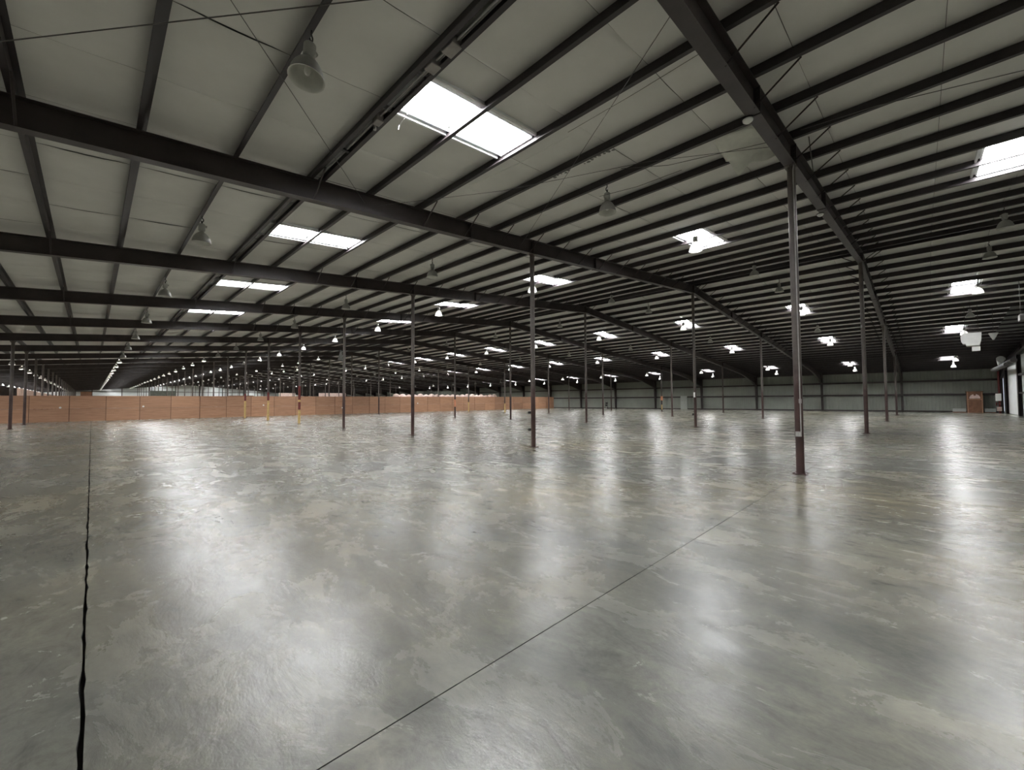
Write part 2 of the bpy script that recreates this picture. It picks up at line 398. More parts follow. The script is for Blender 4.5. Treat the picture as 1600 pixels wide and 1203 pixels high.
def brace_mesh(sg):
    s = MB(); a = Vector((0, sg * .78, .01)); b = Vector((0, sg * .06, -RD + .01))
    n = (b - a).normalized(); o = Vector((.038, 0, 0)); q = n.cross(Vector((1, 0, 0))) * .004; q2 = n.cross(Vector((1, 0, 0))) * .034; e = Vector((.004, 0, 0))
    for (u, v) in ((o, q), (e, q2)):
        vs = [a, a + u, a + u + v, a + v, b, b + u, b + u + v, b + v]
        s.add(vs, [(0, 3, 2, 1), (4, 5, 6, 7), (0, 1, 5, 4), (1, 2, 6, 5), (2, 3, 7, 6), (3, 0, 4, 7)])
    return s.mesh('flange_brace', M['steel'])
BR = {-1: brace_mesh(-1), 1: brace_mesh(1)}
RL = {-1: 'dark steel rafter against the end wall at the right', 0: 'nearest dark rafter, crossing overhead from top centre to the far wall',
      1: 'dark rafter resting on the column with two small black boxes, second from the camera', 2: 'third dark rafter, resting on the column just left of the plywood wall middle'}
for j in range(-1, 26):
    lab = RL.get(j) or ('dark steel rafter, %s of the parallel row of roof frames' % (['fourth', 'fifth', 'sixth', 'seventh'][j - 3]) if j < 7 else 'dark steel rafter beyond the plywood partition')
    e = empty('rafter', (0, Y0 + j * SY, 0), lab, 'beam', 'roof frame rafters' if j < 7 else 'rafters beyond the partition')
    link('beam', RM, e)
    if -1 <= j <= 5:
        for xx in (8.45, 11.47, 15.6, 26.71, 34.0, 41.95, 57.19):
            link('splice_plate', SP, e, (xx, 0, zb(xx)))
    if 0 <= j <= 4:
        for p in PUR:
            if p < -4 or p > (70 if j == 0 else 50 if j == 1 else 27): continue
            if p < RIDGE and p < 3 and int(round((p + .97) / 1.524)) % 3: continue
            if abs(p - 5.12) < .1 or abs(p - 2.05) < .1 and j > 1: continue
            link('flange_brace', BR[-1], e, (p, 0, zb(p)))
            if p > RIDGE and j == 0: link('flange_brace', BR[1], e, (p, 0, zb(p)))

# ------------------------------------------------------------------ COLUMNS
CR = .084
def shaft_mesh(h): return MB().tube((0, 0, .018), (0, 0, h), CR, 20).mesh('shaft', M['column'])
SHM = {}
BP = MB().box(-.14, .14, -.14, .14, 0, .02)
for a in (-.1, .1):
    for b in (-.1, .1): BP.tube((a, b, .02), (a, b, .045), .014, 6)
BPM = BP.mesh('base_plate', M['column'])
CP = MB().box(-.16, .16, -.11, .11, -.02, 0); CP.add([(-.16, -.006, -.02), (.16, -.006, -.02), (.08, -.006, -.16), (-.08, -.006, -.16), (-.16, .006, -.02), (.16, .006, -.02), (.08, .006, -.16), (-.08, .006, -.16)], [(0, 1, 2, 3), (7, 6, 5, 4), (0, 3, 7, 4), (1, 5, 6, 2), (3, 2, 6, 7)])
CPM = CP.mesh('cap_plate', M['column'])
def band(e, z0, z1, mat, lab, r=CR + .006):
    tag(link('painted_band', MB().tube((0, 0, z0), (0, 0, z1), r, 20).mesh('painted_band', mat), e), lab)
ROWTXT = {0: 'in the row at the left edge of the picture', 1: 'in the nearest row', 2: 'in the second row', 3: 'in the third row', 4: 'in the row closest to the far wall'}
SPEC = {(1, 0): 'nearest brown steel column with a grey conduit and outlet box', (1, 1): 'brown steel column with two small black boxes on its side',
        (1, 2): 'brown steel column third from the right in the nearest row', (1, 3): 'brown steel column with grey netting hanging beside its top, fourth from the right in the nearest row',
        (1, 4): 'steel column painted yellow at its foot with a red stretch and yellow ring above', (1, 5): 'steel column with yellow lower part, between the red ringed column and the leftmost yellow one',
        (1, 6): 'steel column with yellow lower part, leftmost of the yellow footed columns', (2, 0): 'brown steel column standing on the floor joint just right of the nearest column',
        (2, 1): 'brown steel column with a small white label, left of the nearest column', (2, 4): 'steel column with a pale orange band, before the plywood wall',
        (3, 0): 'brown steel column, third along the floor joint from the nearest column', (4, 0): 'thin dark column, last along the floor joint before the far wall',
        (4, 3): 'dark column with a bright orange wrap before the grey far wall', (3, 5): 'column with a yellow foot before the right part of the plywood wall',
        (4, 6): 'column with a pale yellow foot at the right end of the plywood wall', (3, 6): 'column with pale yellow lower part standing against the plywood wall',
        (0, 5): 'brown steel column nearest the left edge of the picture', (0, 6): 'brown steel column just right of the leftmost column'}
for i in range(0, 5):
    for j in range(0, 25):
        X = X0 + i * SX; Y = Y0 + j * SY; h = zb(X) - RD
        key = round(h, 3)
        if key not in SHM: SHM[key] = shaft_mesh(h - .015)
        if (i, j) in SPEC: lab, grp = SPEC[(i, j)], 'steel columns'
        elif j >= 7: lab, grp = 'steel column beyond the plywood partition', 'columns beyond the partition'
        elif i == 0: lab, grp = 'brown steel column standing left of the picture', 'columns left of the picture'
        else: lab, grp = 'brown steel column %s, %s to the camera' % (ROWTXT[i], ['nearest', 'second', 'third', 'fourth', 'fifth', 'sixth', 'seventh'][j]), 'steel columns'
        e = empty('steel_column', (X, Y, 0), lab, 'column', grp)
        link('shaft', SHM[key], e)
        if j < 9: link('base_plate', BPM, e)
        if j < 7: link('cap_plate', CPM, e, (0, 0, h))
        if (i, j) == (1, 0):
            k = Vector((-.088, -.052, 0))
            link('conduit', MB().path([(k.x - .008, k.y, .97), (k.x - .008, k.y, h - .15), (k.x - .02, k.y - .02, h - .02)], .013, 8).mesh('conduit', M['zinc']), e)
            link('conduit_coupling', MB().box(-.125, -.08, -.078, -.028, 1.62, 1.72).mesh('conduit_coupling', M['greybox']), e, bevel=.004)
            bx = link('outlet_box', MB().box(-.135, -.083, -.062, .055, .865, .975).mesh('outlet_box', M['greybox']), e, bevel=.004)
            link('socket', MB().box(-.138, -.134, -.045, -.012, .885, .955).box(-.138, -.134, .008, .040, .885, .955).mesh('socket', M['ballast']), bx)
        if (i, j) == (1, 1):
            for z in (.60, 1.23):
                link('switch_box', MB().box(-.14, -.04, .075, .15, z, z + .09).mesh('switch_box', M['black']), e, bevel=.004)
        if (i, j) == (2, 1):
            tag(link('paper_label', MB().box(-.14, -.087, -.05, .04, 1.85, 2.16).mesh('paper_label', M['whitep']), e), 'white paper label')
            link('switch_box', MB().box(-.14, -.04, .06, .15, .72, .84).mesh('switch_box', M['black']), e)
        if (i, j) == (1, 4):
            band(e, .03, 1.1, M['yellow'], 'yellow painted foot'); band(e, 1.1, 1.70, M['red'], 'red painted stretch'); band(e, 1.70, 1.87, M['yellow'], 'yellow ring', CR + .012); band(e, 1.87, 2.95, M['red'], 'red painted stretch')
        if (i, j) in ((1, 5), (1, 6)):
            band(e, .03, 1.85, M['yellow'], 'yellow painted foot'); band(e, 1.85, 2.6, M['red'], 'dark red painted stretch')
        if (i, j) == (2, 4): band(e, 1.1, 1.87, M['orange'], 'pale orange band')
        if (i, j) == (4, 3): band(e, 1.6, 2.2, M['orange'], 'orange wrap', CR + .07); band(e, .3, 1.0, M['yellow'], 'yellow strip')
        if (i, j) == (3, 5): band(e, .03, 1.3, M['yellow'], 'yellow painted foot')
        if (i, j) == (4, 6): band(e, .03, .95, M['yellow'], 'pale yellow foot'); band(e, .95, 2.4, M['red'], 'red stretch')
        if (i, j) == (3, 6): band(e, .03, 1.5, M['yellow'], 'pale yellow lower part')
        if (i, j) == (1, 3): link('sensor', MB().box(-.12, -.08, -.02, .04, 1.28, 1.36).mesh('sensor', M['whitep']), e)
        if (i, j) == (2, 0): link('junction_box', MB().box(-.12, -.07, .02, .08, 5.2, 5.32).mesh('junction_box', M['greybox']), e)

# ------------------------------------------------------------------ WALLS
def ribbed(y0, y1, X, sgn, z1, step=.305):
    s = MB(); y = y0; pts = []
    while y < y1:
        pts += [(y, 0), (y + .20, 0), (y + .225, .03), (y + .28, .03)]; y += step
    n = len(pts); vs = [(X + sgn * d, yy, 0.0) for yy, d in pts] + [(X + sgn * d, yy, z1) for yy, d in pts]
    s.add(vs, [(i, i + 1, n + i + 1, n + i) if sgn > 0 else (i + 1, i, n + i, n + i + 1) for i in range(n - 1)])
    return s
ZE = zb(XR) + .3
wr = ribbed(YA, YB, XR + .28, -1, ZE)
wr.box(XR + .30, XR + .36, YA, YB, 0, ZE)
wall_right = tag(link('wall_right', wr.mesh('wall_right', M['wall'])), 'grey green ribbed metal far wall behind the columns', kind='structure')
for z in (2.05, 3.72):
    g = MB().box(-.20, 0, 0, SY - .02, z, z + .012).box(-.20, -.188, 0, SY - .02, z - .05, z).box(-.012, 0, 0, SY - .02, z, z + .18).box(-.2, -.19, 0, SY - .02, z, z + .17)
    gm = g.mesh('girt', M['steel'])
    for j in range(-1, 25): link('girt', gm, wall_right, (XR + .24, Y0 + j * SY + .01, 0))
link('base_angle', MB().box(XR + .06, XR + .24, YA, YB, 0, .16).mesh('base_angle', M['steel']), wall_right)
link('eave_trim', MB().box(XR + .02, XR + .24, YA, YB, ZE - .42, ZE - .1).mesh('eave_trim', M['steel']), wall_right)
# tapered wall columns
def wcol(sg):
    s = MB(); N = 12; hh = zb(XR) - .02
    def inner(z): u = z / hh; return .34 + .30 * u + (.55 * max(0, (z - 3.2) / (hh - 3.2)) ** 2 if z > 3.2 else 0)
    zs = [hh * i / N for i in range(N + 1)]
    vs = []
    for z in zs: d = inner(z); vs += [(-d, -.11, z), (-d, .11, z), (-d + .014, .11, z), (-d + .014, -.11, z)]
    fs = []
    for i in range(N):
        k = 4 * i; n = k + 4; fs += [(k + 1, k, n, n + 1), (k + 2, k + 1, n + 1, n + 2), (k + 3, k + 2, n + 2, n + 3), (k, k + 3, n + 3, n)]
    s.add(vs, fs)
    vs = []
    for z in zs: d = inner(z); vs += [(-d, -.006, z), (0, -.006, z), (0, .006, z), (-d, .006, z)]
    fs = []
    for i in range(N):
        k = 4 * i; n = k + 4; fs += [(k, k + 1, n + 1, n), (k + 2, k + 3, n + 3, n + 2)]
    s.add(vs, fs)
    s.box(-.014, 0, -.11, .11, 0, hh).box(-.40, .02, -.15, .15, 0, .02)
    return s.mesh('wall_column', M['steel'])
WC = wcol(1)
for j in range(-1, 25):
    nm = ['in the right corner', 'behind the row along the floor joint', 'third', 'fourth', 'fifth', 'sixth', 'seventh', 'eighth']
    lab = ('dark tapered wall column %s of the far wall' % (nm[j + 1] if j < 1 else nm[j + 1] + ' from the right corner')) if j < 7 else 'dark tapered wall column beyond the partition'
    tag(link('wall_column', WC, None, (XR + .03, Y0 + j * SY, 0)), lab, 'column', 'tapered wall columns' if j < 7 else 'wall columns beyond the partition')
# left wall, back wall, end wall
tag(link('wall_left', MB().box(XL - .35, XL - .25, YA, YB, 0, ZE + .1).mesh('wall_left', M['wallp'])), 'pale metal side wall far to the left', kind='structure')
def gable(y0, y1, name, mat, lab):
    s = MB(); vs = []
    for y in (y0, y1): vs += [(XL - .3, y, 0), (XR + .3, y, 0), (XR + .3, y, zb(XR) + .36), (RIDGE, y, zb(RIDGE) + .36), (XL - .3, y, zb(XL) + .36)]
    s.add(vs, [(0, 1, 2, 3, 4), (9, 8, 7, 6, 5)] + [(i, 5 + i, 5 + (i + 1) % 5, (i + 1) % 5) for i in range(5)])
    return tag(link(name, s.mesh(name, mat)), lab, kind='structure')
wall_back = gable(YB, YB + .1, 'wall_back', M['wallp'], 'pale distant gable wall with dark girts beyond the plywood partition')
for z in (2.1, 3.9, 5.6):
    link('girt', MB().box(XL, XR, YB - .22, YB - .02, z, z + .2).mesh('girt', M['steel']), wall_back)
X = XL + 3.81
while X < XR:
    link('wall_post', MB().box(X - .12, X + .12, YB - .45, YB - .22, 0, zb(X) - RD).mesh('wall_post', M['steel']), wall_back); X += 7.62
wall_end = gable(YA - .12, YA - .02, 'wall_end', M['wall'], 'end wall at the right edge with dark posts and girts')
rb = MB(); X = XL
while X < XR:
    if not 61 < X < 67.4: rb.box(X, X + .06, YA - .03, YA + .01, 0, zb(X) + .2)
    X += .305
link('wall_rib', rb.mesh('wall_rib', M['wall']), wall_end)['kind'] = 'stuff'
tag(link('liner_panel', MB().box(61.0, 67.4, YA, YA + .12, .02, 4.85).mesh('liner_panel', M['white']), wall_end), 'smooth white liner panel')
tag(link('liner_panel', MB().box(44.0, 59.4, YA, YA + .03, .02, 5.6).mesh('liner_panel', M['wallp']), wall_end), 'pale lined bay of the end wall')
for z in (2.05, 3.72):
    for a, b in ((-19, -4), (-3.6, 11.2), (11.7, 26.5), (27, 42), (42.2, 59.6)): link('girt', MB().box(a, b, YA + .03, YA + .23, z, z + .16).mesh('girt', M['steel']), wall_end)
for X in (-3.77, 11.47, 26.71, 41.95, 60.3, 68.6):
    hh = zb(X) - RD; s = MB().box(X - .5 if X > 60 else X - .12, X + .12, YA + .03, YA + .045, 0, hh).box(X - .5 if X > 60 else X - .12, X + .12, YA + .24, YA + .255, 0, hh).box(X - .006, X + .006, YA + .045, YA + .24, 0, hh)
    link('wall_post', s.mesh('wall_post', M['steel']), wall_end)
# door in the far wall
d = tag(link('door_1', MB().box(-.06, .06, -.56, .56, 0, 2.32).mesh('door_1', M['door']), None, (XR + .06, 29.8, 0)), 'grey personnel door in the far wall', kind='structure')
link('door_leaf', MB().box(-.10, -.06, -.47, .47, .05, 2.2).mesh('door_leaf', M['door']), d, bevel=.01)
link('door_handle', MB().tube((-.16, .38, 1.0), (-.16, .26, 1.0), .015, 8).tube((-.10, .38, 1.0), (-.165, .38, 1.0), .015, 8).mesh('door_handle', M['zinc']), d)

# ------------------------------------------------------------------ PLYWOOD PARTITION (boards are parts of a structure wall)
PXE = 68.2
core = MB()
xx = XL + .5 - .055
while xx < PXE: core.box(xx, xx + .09, PART_Y + .02, PART_Y + .11, 0, 2.38); xx += 2.44
core.box(XL, PXE, PART_Y + .02, PART_Y + .11, 2.34, 2.39)
part = tag(link('wall_partition', core.mesh('wall_partition', M['strut'])), 'long low partition of orange plywood sheets across the floor', kind='structure')
bms = [MB().box(0, 2.40, -.018, 0, 0, 1.185).mesh('plywood_sheet', M['ply']), MB().box(0, 2.425, -.018, 0, 0, .60).mesh('plywood_sheet', M['ply'])]
xx = XL + .5
while xx < PXE - 1:
    for (z, mm) in ((.01, 0), (1.21, 0)):
        link('plywood_sheet', bms[mm], part, (xx, PART_Y + .018 - random.choice((0, 0, .012, .02)), z))
    if random.random() < .35: link('cover_strip', MB().box(-.02, .02, -.03, 0, 0, 2.4).mesh('cover_strip', M['brown']), part, (xx, PART_Y - .0, 0))
    xx += 2.44
for X, z in ((-2.01, 1.31), (3.69, 1.34), (14.47, 1.34), (35.77, 1.37)):
    tag(link('wall_disc', MB().tube((0, 0, 0), (0, -.05, 0), .085, 12).mesh('wall_disc', M['whitep']), part, (X, PART_Y - .005, z)), 'small white disc')

# ------------------------------------------------------------------ HIGH BAY LAMPS
def lamp_proto(lit=False):
    e = empty('high_bay_lamp', (0, 0, 0), 'lamp', 'lamp')
    link('hook', MB().path([(0, 0, .01), (0, 0, -.07), (.035, 0, -.10), (.035, 0, -.15), (0, 0, -.18), (-.02, 0, -.15)], .012, 6).tube((0, 0, -.17), (0, 0, -.25), .018, 6).mesh('hook', M['black']), e)
    s = MB(); s.lathe([(0.0, -.24), (.068, -.24), (.080, -.25), (.080, -.425), (.06, -.445), (0, -.445)], 16, False)
    s.tube((.07, -.02, -.30), (.11, -.02, -.30), .035, 8)
    link('ballast_housing', s.mesh('ballast_housing', M['ballast']), e)
    prof = [(.045, -.44), (.055, -.47), (.10, -.50), (.145, -.545), (.185, -.61), (.212, -.69), (.226, -.775), (.236, -.78)]
    s = MB().lathe(prof, 24); dome = link('reflector', s.mesh('reflector', M['glow'] if lit else M['alu']), e)
    inn = [(r - .006, z - .002) for r, z in prof[:-1]][::-1] + [(0, -.46)]
    s = MB().lathe([(.236, -.78)] + inn, 24); s.f = [f[::1] for f in s.f]
    link('reflector_lining', s.mesh('reflector_lining', M['glow'] if lit else M['aluin']), dome)
    s = MB().lathe([(0, -.72), (.03, -.71), (.045, -.67), (.045, -.62), (.025, -.55), (.022, -.49)], 12)
    link('bulb', s.mesh('bulb', M['bulbglow'] if lit else M['glass']), e)
    return e
P_OFF = lamp_proto(); P_GLOW = lamp_proto(True); used = set()
LROWS = [2.05, 9.15, 16.4, 23.6, 29.0, 35.0, 41.2, 46.8, 60.1, 65.6]
LN = ['hanging over the left floor', 'crossing the picture centre left', 'beside the left slope skylights', 'just left of the ridge', 'just right of the ridge', 'beside the skylights right of the ridge', 'between the two right slope skylight rows', 'beside the halfway right slope skylights', 'beside the lowest skylights', 'closest to the far wall']
SPL = {(0, 0): 'largest grey dome lamp, hanging at top left of the picture', (1, 0): 'grey dome lamp hanging near the picture centre above the rafter', (2, 0): 'white skylit dome lamp below the skylight right of centre'}
first = True
for ri, X in enumerate(LROWS):
    near = min(PUR, key=lambda p: abs(p - X)); Xp = near
    for j in range(-1, 7):
        if j == -1 and ri in (0, 1): continue
        if (ri == 3 and j > 1): continue
        lo = -1 if ri not in (0, 1) else 0
        if (ri, j) in SPL: lab = SPL[(ri, j)]
        elif j <= 3: lab = 'dome lamp %s, %s in its row' % (LN[ri], ORD[j - lo])
        else: lab = 'small distant dome lamp before the partition, row ' + LN[ri]
        grp = 'high bay lamps' if j <= 3 else 'distant lamps ' + LN[ri]
        pr = P_GLOW if ri in (2, 5, 7, 8) else P_OFF  # rows beside skylights glow in place of daylight on their domes
        o = copy_tree(pr) if pr.name in used else pr; used.add(pr.name)
        tag(o, lab, 'lamp', grp)
        y = Y0 + (j + .47) * SY
        o.location = (X, y, zb(X) + .012 if abs(X - Xp) < .08 else zb(X) - .0); o.rotation_euler = (0, 0, random.uniform(0, 6))
        if (ri, j) == (0, 0): o.rotation_euler = (.0, .12, 0.6)
        if abs(X - Xp) > .03: o.location.x = Xp - .02; o.location.z = zb(Xp) + .004
# lit lamps beyond the partition, one mesh each
s = MB().lathe([(0, -.12), (.06, -.12), (.07, -.40), (.04, -.42)], 8); s.lathe([(.05, -.42), (.14, -.50), (.20, -.62), (.23, -.76)], 10)
fm = s.mesh('high_bay_lamp', M['glow'])
n0 = len(s.f)
s2 = MB(); s2.add(s.v, s.f, True); s2.add([(.20 * math.cos(i * math.pi / 5), .20 * math.sin(i * math.pi / 5), -.74) for i in range(10)], [tuple(range(10))[::-1]]); s2.tube((0, 0, 0), (0, 0, -.14), .012, 5)
fm0 = s2.mesh('high_bay_lamp', M['alu'])
fm = s2.mesh('high_bay_lamp', M['alu']); fm.materials.append(M['lit']); fm.polygons[n0].material_index = 1
for X in [-12.3, -5.1] + LROWS:
    for j in range(7, 25):
        if X > 55 and j > 12: continue
        Xp = min(PUR, key=lambda p: abs(p - X))
        on = random.random() < (.85 if X < 25 else .6)
        tag(link('high_bay_lamp', fm if on else fm0, None, (Xp - .02, Y0 + (j + .47) * SY, zb(Xp) + .004)), ('lit' if on else 'unlit') + ' lamp far beyond the plywood partition', 'lamp', ('lit' if on else 'unlit') + ' lamps beyond the partition')

# ------------------------------------------------------------------ ROOF BRACING CABLES, WIRES
def rz(x, o): return zb(x) + o
def cable(pts, r, name, label, cat, mat='cable', extra=None):
    s = MB().path([(x, y, rz(x, o)) for x, y, o in pts], r, 6); o = link(name, s.mesh(name, M[mat]))
    return tag(o, label, cat, extra)
G = 'roof bracing cables'
cable([(4.6, Y0 + .05, -.25), (-2.6, Y0 + SY - .05, -.25)], .008, 'bracing_cable', 'bracing cable crossing the top left corner almost level', 'cable', extra=G)
cable([(-2.1, Y0 + .05, -.25), (4.9, Y0 + SY - .05, -.25)], .006, 'bracing_cable', 'bracing cable passing behind the largest lamp at top left', 'cable', extra=G)
cable([(5.3, Y0 + .05, -.25), (10.85, Y0 + SY - .05, -.25)], .006, 'bracing_cable', 'steep bracing cable from top centre down towards the rafter', 'cable', extra=G)
cable([(10.7, Y0 + .05, -.25), (9.0, 4.4, -.22), (7.3, 7.5, -.25), (5.2, Y0 + SY - .05, -.25)], .006, 'bracing_cable', 'slack bracing cable ending at the torn flap', 'cable', extra=G)
cable([(10.6, 2.3, -.12), (9.6, 4.2, -.20), (9.15, 5.2, -.02)], .007, 'power_cord', 'cord sagging from the torn flap to the row of lamps', 'cord')
cable([(9.9, 4.0, -.30), (9.6, 5.0, -.42), (9.25, 5.9, -.45)], .006, 'lamp_cord', 'cord running down to the lamp near the picture centre', 'cord')
cable([(6.74, 2.2, -.02), (6.80, 3.5, -.03), (6.84, 5.1, -.02)], .005, 'wire', 'thin wire along a purlin right of the nearest skylight', 'wire')
cable([(6.78, 8.2, -.0), (6.95, 6.6, -.02), (7.0, 5.2, -.0)], .006, 'wire', 'bright thin wire below the nearest skylight corner', 'wire', 'whitep')  # white colour stands in for skylight catching the wire
cable([(11.9, -1.6, -.03), (11.0, .5, -.04), (10.75, 1.75, -.05)], .008, 'conduit', 'thin conduit under a purlin right of the nearest rafter', 'conduit', 'cable')
# hanging strap right of nearest column top
tag(link('hanging_rod', MB().tube((11.35, 1.70, rz(11.35, 0)), (12.9, 1.86, rz(12.9, -.35)), .012, 6).mesh('hanging_rod', M['cable'])), 'short slanting rod beside the top of the nearest column', 'rod')
# conduit with boxes between the doubled purlins
e = empty('ceiling_conduit', (3.73, 0, rz(3.73, .10)), 'grey conduit with boxes running between the doubled purlins', 'conduit')
link('pipe', MB().tube((0, 2.4, -.02), (0, 10.1, -.02), .018, 8).tube((.05, 2.4, .0), (.05, 7.0, .0), .012, 8).mesh('pipe', M['zinc']), e)
for y, l in ((4.95, .28), (5.45, .22)): link('junction_box', MB().box(-.09, .10, y - l / 2, y + l / 2, -.10, .06).mesh('junction_box', M['greybox']), e, bevel=.015)
link('junction_box', MB().box(-.07, .07, 7.15, 7.35, -.12, .04).mesh('junction_box', M['greybox']), e, bevel=.012)
link('clamp', MB().tube((.02, 7.42, -.16), (.02, 7.42, -.09), .03, 8).mesh('clamp', M['zinc']), e)
link('strap', MB().path([(.30, 6.7, -.06), (.33, 7.05, -.09), (.33, 7.08, -.17)], .009, 6).mesh('strap', M['whitep']), e)
link('bracket', MB().box(-.14, .10, 8.62, 8.70, -.06, -.02).mesh('bracket', M['black']), e)
# white discs (sensors) on the underside of the nearest rafter
for x, lab in ((8.45, 'white sensor disc under the nearest rafter, left of the nearest column top'), (16.07, 'small white sensor disc under the nearest rafter, right of the nearest column top')):
    s = MB().lathe([(.0, -.065), (.05, -.06), (.085, -.03), (.09, 0), (0, 0)], 16)
    e = empty('sensor_disc', (x, Y0 + .10, zb(x) - RD - .004), lab, 'sensor', 'sensors under the nearest rafter')
    link('lens', s.mesh('lens', M['whitep']), e, (0, 0, -.02)); link('mounting_plate', MB().tube((0, 0, -.02), (0, 0, 0), .10, 16).mesh('mounting_plate', M['black']), e)
# torn insulation flap near the nearest column
R = [[(9.80, 3.35, 6.73 + 9.8 / 12 + .17), (9.90, 2.9, 7.70), (10.1, 2.5, 7.70), (10.35, 2.22, 7.72)],
     [(10.25, 3.32, 7.66), (10.35, 2.95, 7.60), (10.55, 2.6, 7.63), (10.85, 2.26, 7.66)],
     [(10.55, 3.22, 7.48), (10.65, 3.02, 7.36), (10.85, 2.7, 7.50), (11.20, 2.30, 7.62)],
     [(10.60, 3.18, 7.40), (10.86, 3.05, 7.14), (11.05, 2.75, 7.38), (11.38, 2.32, 7.52)]]
def bez(g, n=14):
    out = []
    for a in range(n + 1):
        for b in range(n + 1):
            u, v = 3 * a / n, 3 * b / n; i, j = min(2, int(u)), min(2, int(v)); u -= i; v -= j
            p = [0, 0, 0]
            for (di, wu) in ((0, 1 - u), (1, u)):
                for (dj, wv) in ((0, 1 - v), (1, v)):
                    for k in range(3): p[k] += g[i + di][j + dj][k] * wu * wv
            p[2] += .05 * math.sin(4.2 * b / n * 3 + a * .5) * (.25 + a / n) + .02 * math.sin(a * 1.7 + b * .8)
            out.append(tuple(p))
    return out
n = 14
s = MB(); s.add(bez(R, n), [(i * (n + 1) + j, i * (n + 1) + j + 1, (i + 1) * (n + 1) + j + 1, (i + 1) * (n + 1) + j) for i in range(n) for j in range(n)], True)
o = link('torn_insulation_flap', s.mesh('torn_insulation_flap', M['vinyl'])); so = o.modifiers.new('solid', 'SOLIDIFY'); so.thickness = .008
tag(o, 'white torn insulation flap hanging left of the nearest column top', 'insulation')
# grey netting hanging beside a column
s = MB(); pts = [(11.82, 28.0, 5.29), (11.55, 27.9, 4.50), (12.02, 28.1, 4.51), (11.75, 28.3, 4.60)]
s.add(pts, [(0, 1, 2), (0, 2, 3), (0, 3, 1), (1, 3, 2)]); s.tube((11.82, 28.0, 5.28), (11.82, 28.0, zb(11.82) + .21), .008, 5)
tag(link('hanging_netting', s.mesh('hanging_netting', M['mesh'])), 'grey triangular netting hanging beside the fourth column of the nearest row', 'netting')
# droppers beside skylights
for (x, y) in ((3.9, 15.0 - .25), (5.2, 15.0 - .25)):
    pass

# ------------------------------------------------------------------ RIGHT-HAND EQUIPMENT
# white heater hanging from the roof
ray = Vector((41.6, -2.35, 0))
e = empty('unit_heater', (41.6, -2.35, 6.0), 'white unit heater hanging from the roof before the far right wall', 'heater', rz=-.06)
s = MB(); prof = [(.36, 0), (-.44, 0), (-.42, -.5), (-.34, -.86), (.26, -.86), (.30, -.72), (.42, -.70), (.50, -.50), (.52, -.25), (.46, -.08)]
vs = [(-.35, a, z + .05) for a, z in prof] + [(.35, a, z + .05) for a, z in prof]; k = len(prof)
s.add(vs, [tuple(range(k)), tuple(range(2 * k - 1, k - 1, -1))] + [(i, k + i, k + (i + 1) % k, (i + 1) % k) for i in range(k)])
link('casing', s.mesh('casing', M['whitep']), e, bevel=.02)
link('outlet', MB().box(-.2, .2, -.36, .02, -1.15, -.86).mesh('outlet', M['whitep']), e)
for a in (-.3, .3): link('hanger_rod', MB().tube((0, a, .04), (0, a, zb(41.6) - 6.0 + .19), .012, 6).mesh('hanger_rod', M['steel']), e)
e = empty('hopper_lamp', (42.3, -3.36, 6.0), 'pale inverted cone fixture hanging right of the white heater', 'fixture')
link('cone', MB().tube((0, 0, .02), (0, 0, -.42), .30, 4, .06).mesh('cone', M['white']), e)
link('hanger_rod', MB().tube((0, 0, 0), (0, 0, zb(42.3) - 6.0 + .19), .012, 6).mesh('hanger_rod', M['steel']), e)
e = empty('hanging_cabinet', (36.2, -3.95, 6.2), 'grey hanging cabinet at the right edge below the roof', 'cabinet')
link('casing', MB().box(-.3, .3, -.5, .12, -.25, .1).mesh('casing', M['ductm']), e, bevel=.02)
for a in (-.4, .05): link('hanger_rod', MB().tube((0, a, .08), (0, a, zb(36.2) - 6.2 + .19), .012, 6).mesh('hanger_rod', M['steel']), e)
# round duct near the end wall
e = empty('air_duct', (64.24, -5.2, 4.63), 'grey round air duct high at the right end wall', 'duct')
link('pipe', MB().tube((3.0, .0, 0), (-7.5, 0, .0), .20, 14).mesh('pipe', M['ductm']), e)
for q in (2.0, -6.0): link('hanger_rod', MB().tube((q, 0, .15), (q, 0, zb(64.24 + q) - 4.63 + .19), .012, 6).mesh('hanger_rod', M['steel']), e)
link('elbow', MB().tube((-5.5, 0, .05), (-8.5, -.3, .30), .21, 14).mesh('elbow', M['ductm']), e)
tag(link('cone', MB().tube((-2.3, 0, .22), (-3.6, 0, .75), .10, 12, .30).mesh('cone', M['white']), e), 'white cone')
# brown booth and low white boxes by the far wall
e = empty('plywood_booth', (71.2, -4.0, 0), 'brown plywood booth with a pale half round window by the far wall', 'booth')
link('body', MB().box(-.55, .55, -.62, .62, 0, 2.4).box(-.60, .60, -.67, .67, 2.36, 2.44).mesh('body', M['brown']), e)
s = MB(); pts = [(-.60, -.42, 1.62), (-.60, .42, 1.62), (-.60, .40, 1.80), (-.60, .30, 2.0), (-.60, .10, 2.12), (-.60, .08, 1.95), (-.60, -.08, 1.95), (-.60, -.10, 2.12), (-.60, -.30, 2.0), (-.60, -.40, 1.80)]
kk = len(pts); s.add(pts + [(-.55, b, c) for a, b, c in pts], [tuple(range(kk))] + [tuple(range(2 * kk - 1, kk - 1, -1))] + [(i, kk + i, kk + (i + 1) % kk, (i + 1) % kk) for i in range(kk)])
tag(link('window_panel', s.mesh('window_panel', M['sack']), e), 'pale half round panel')
link('trim', MB().box(-.57, -.545, -.60, -.52, 0, 2.36).box(-.57, -.545, .52, .60, 0, 2.36).box(-.57, -.545, -.6, .6, 1.48, 1.54).mesh('trim', M['ply']), e)
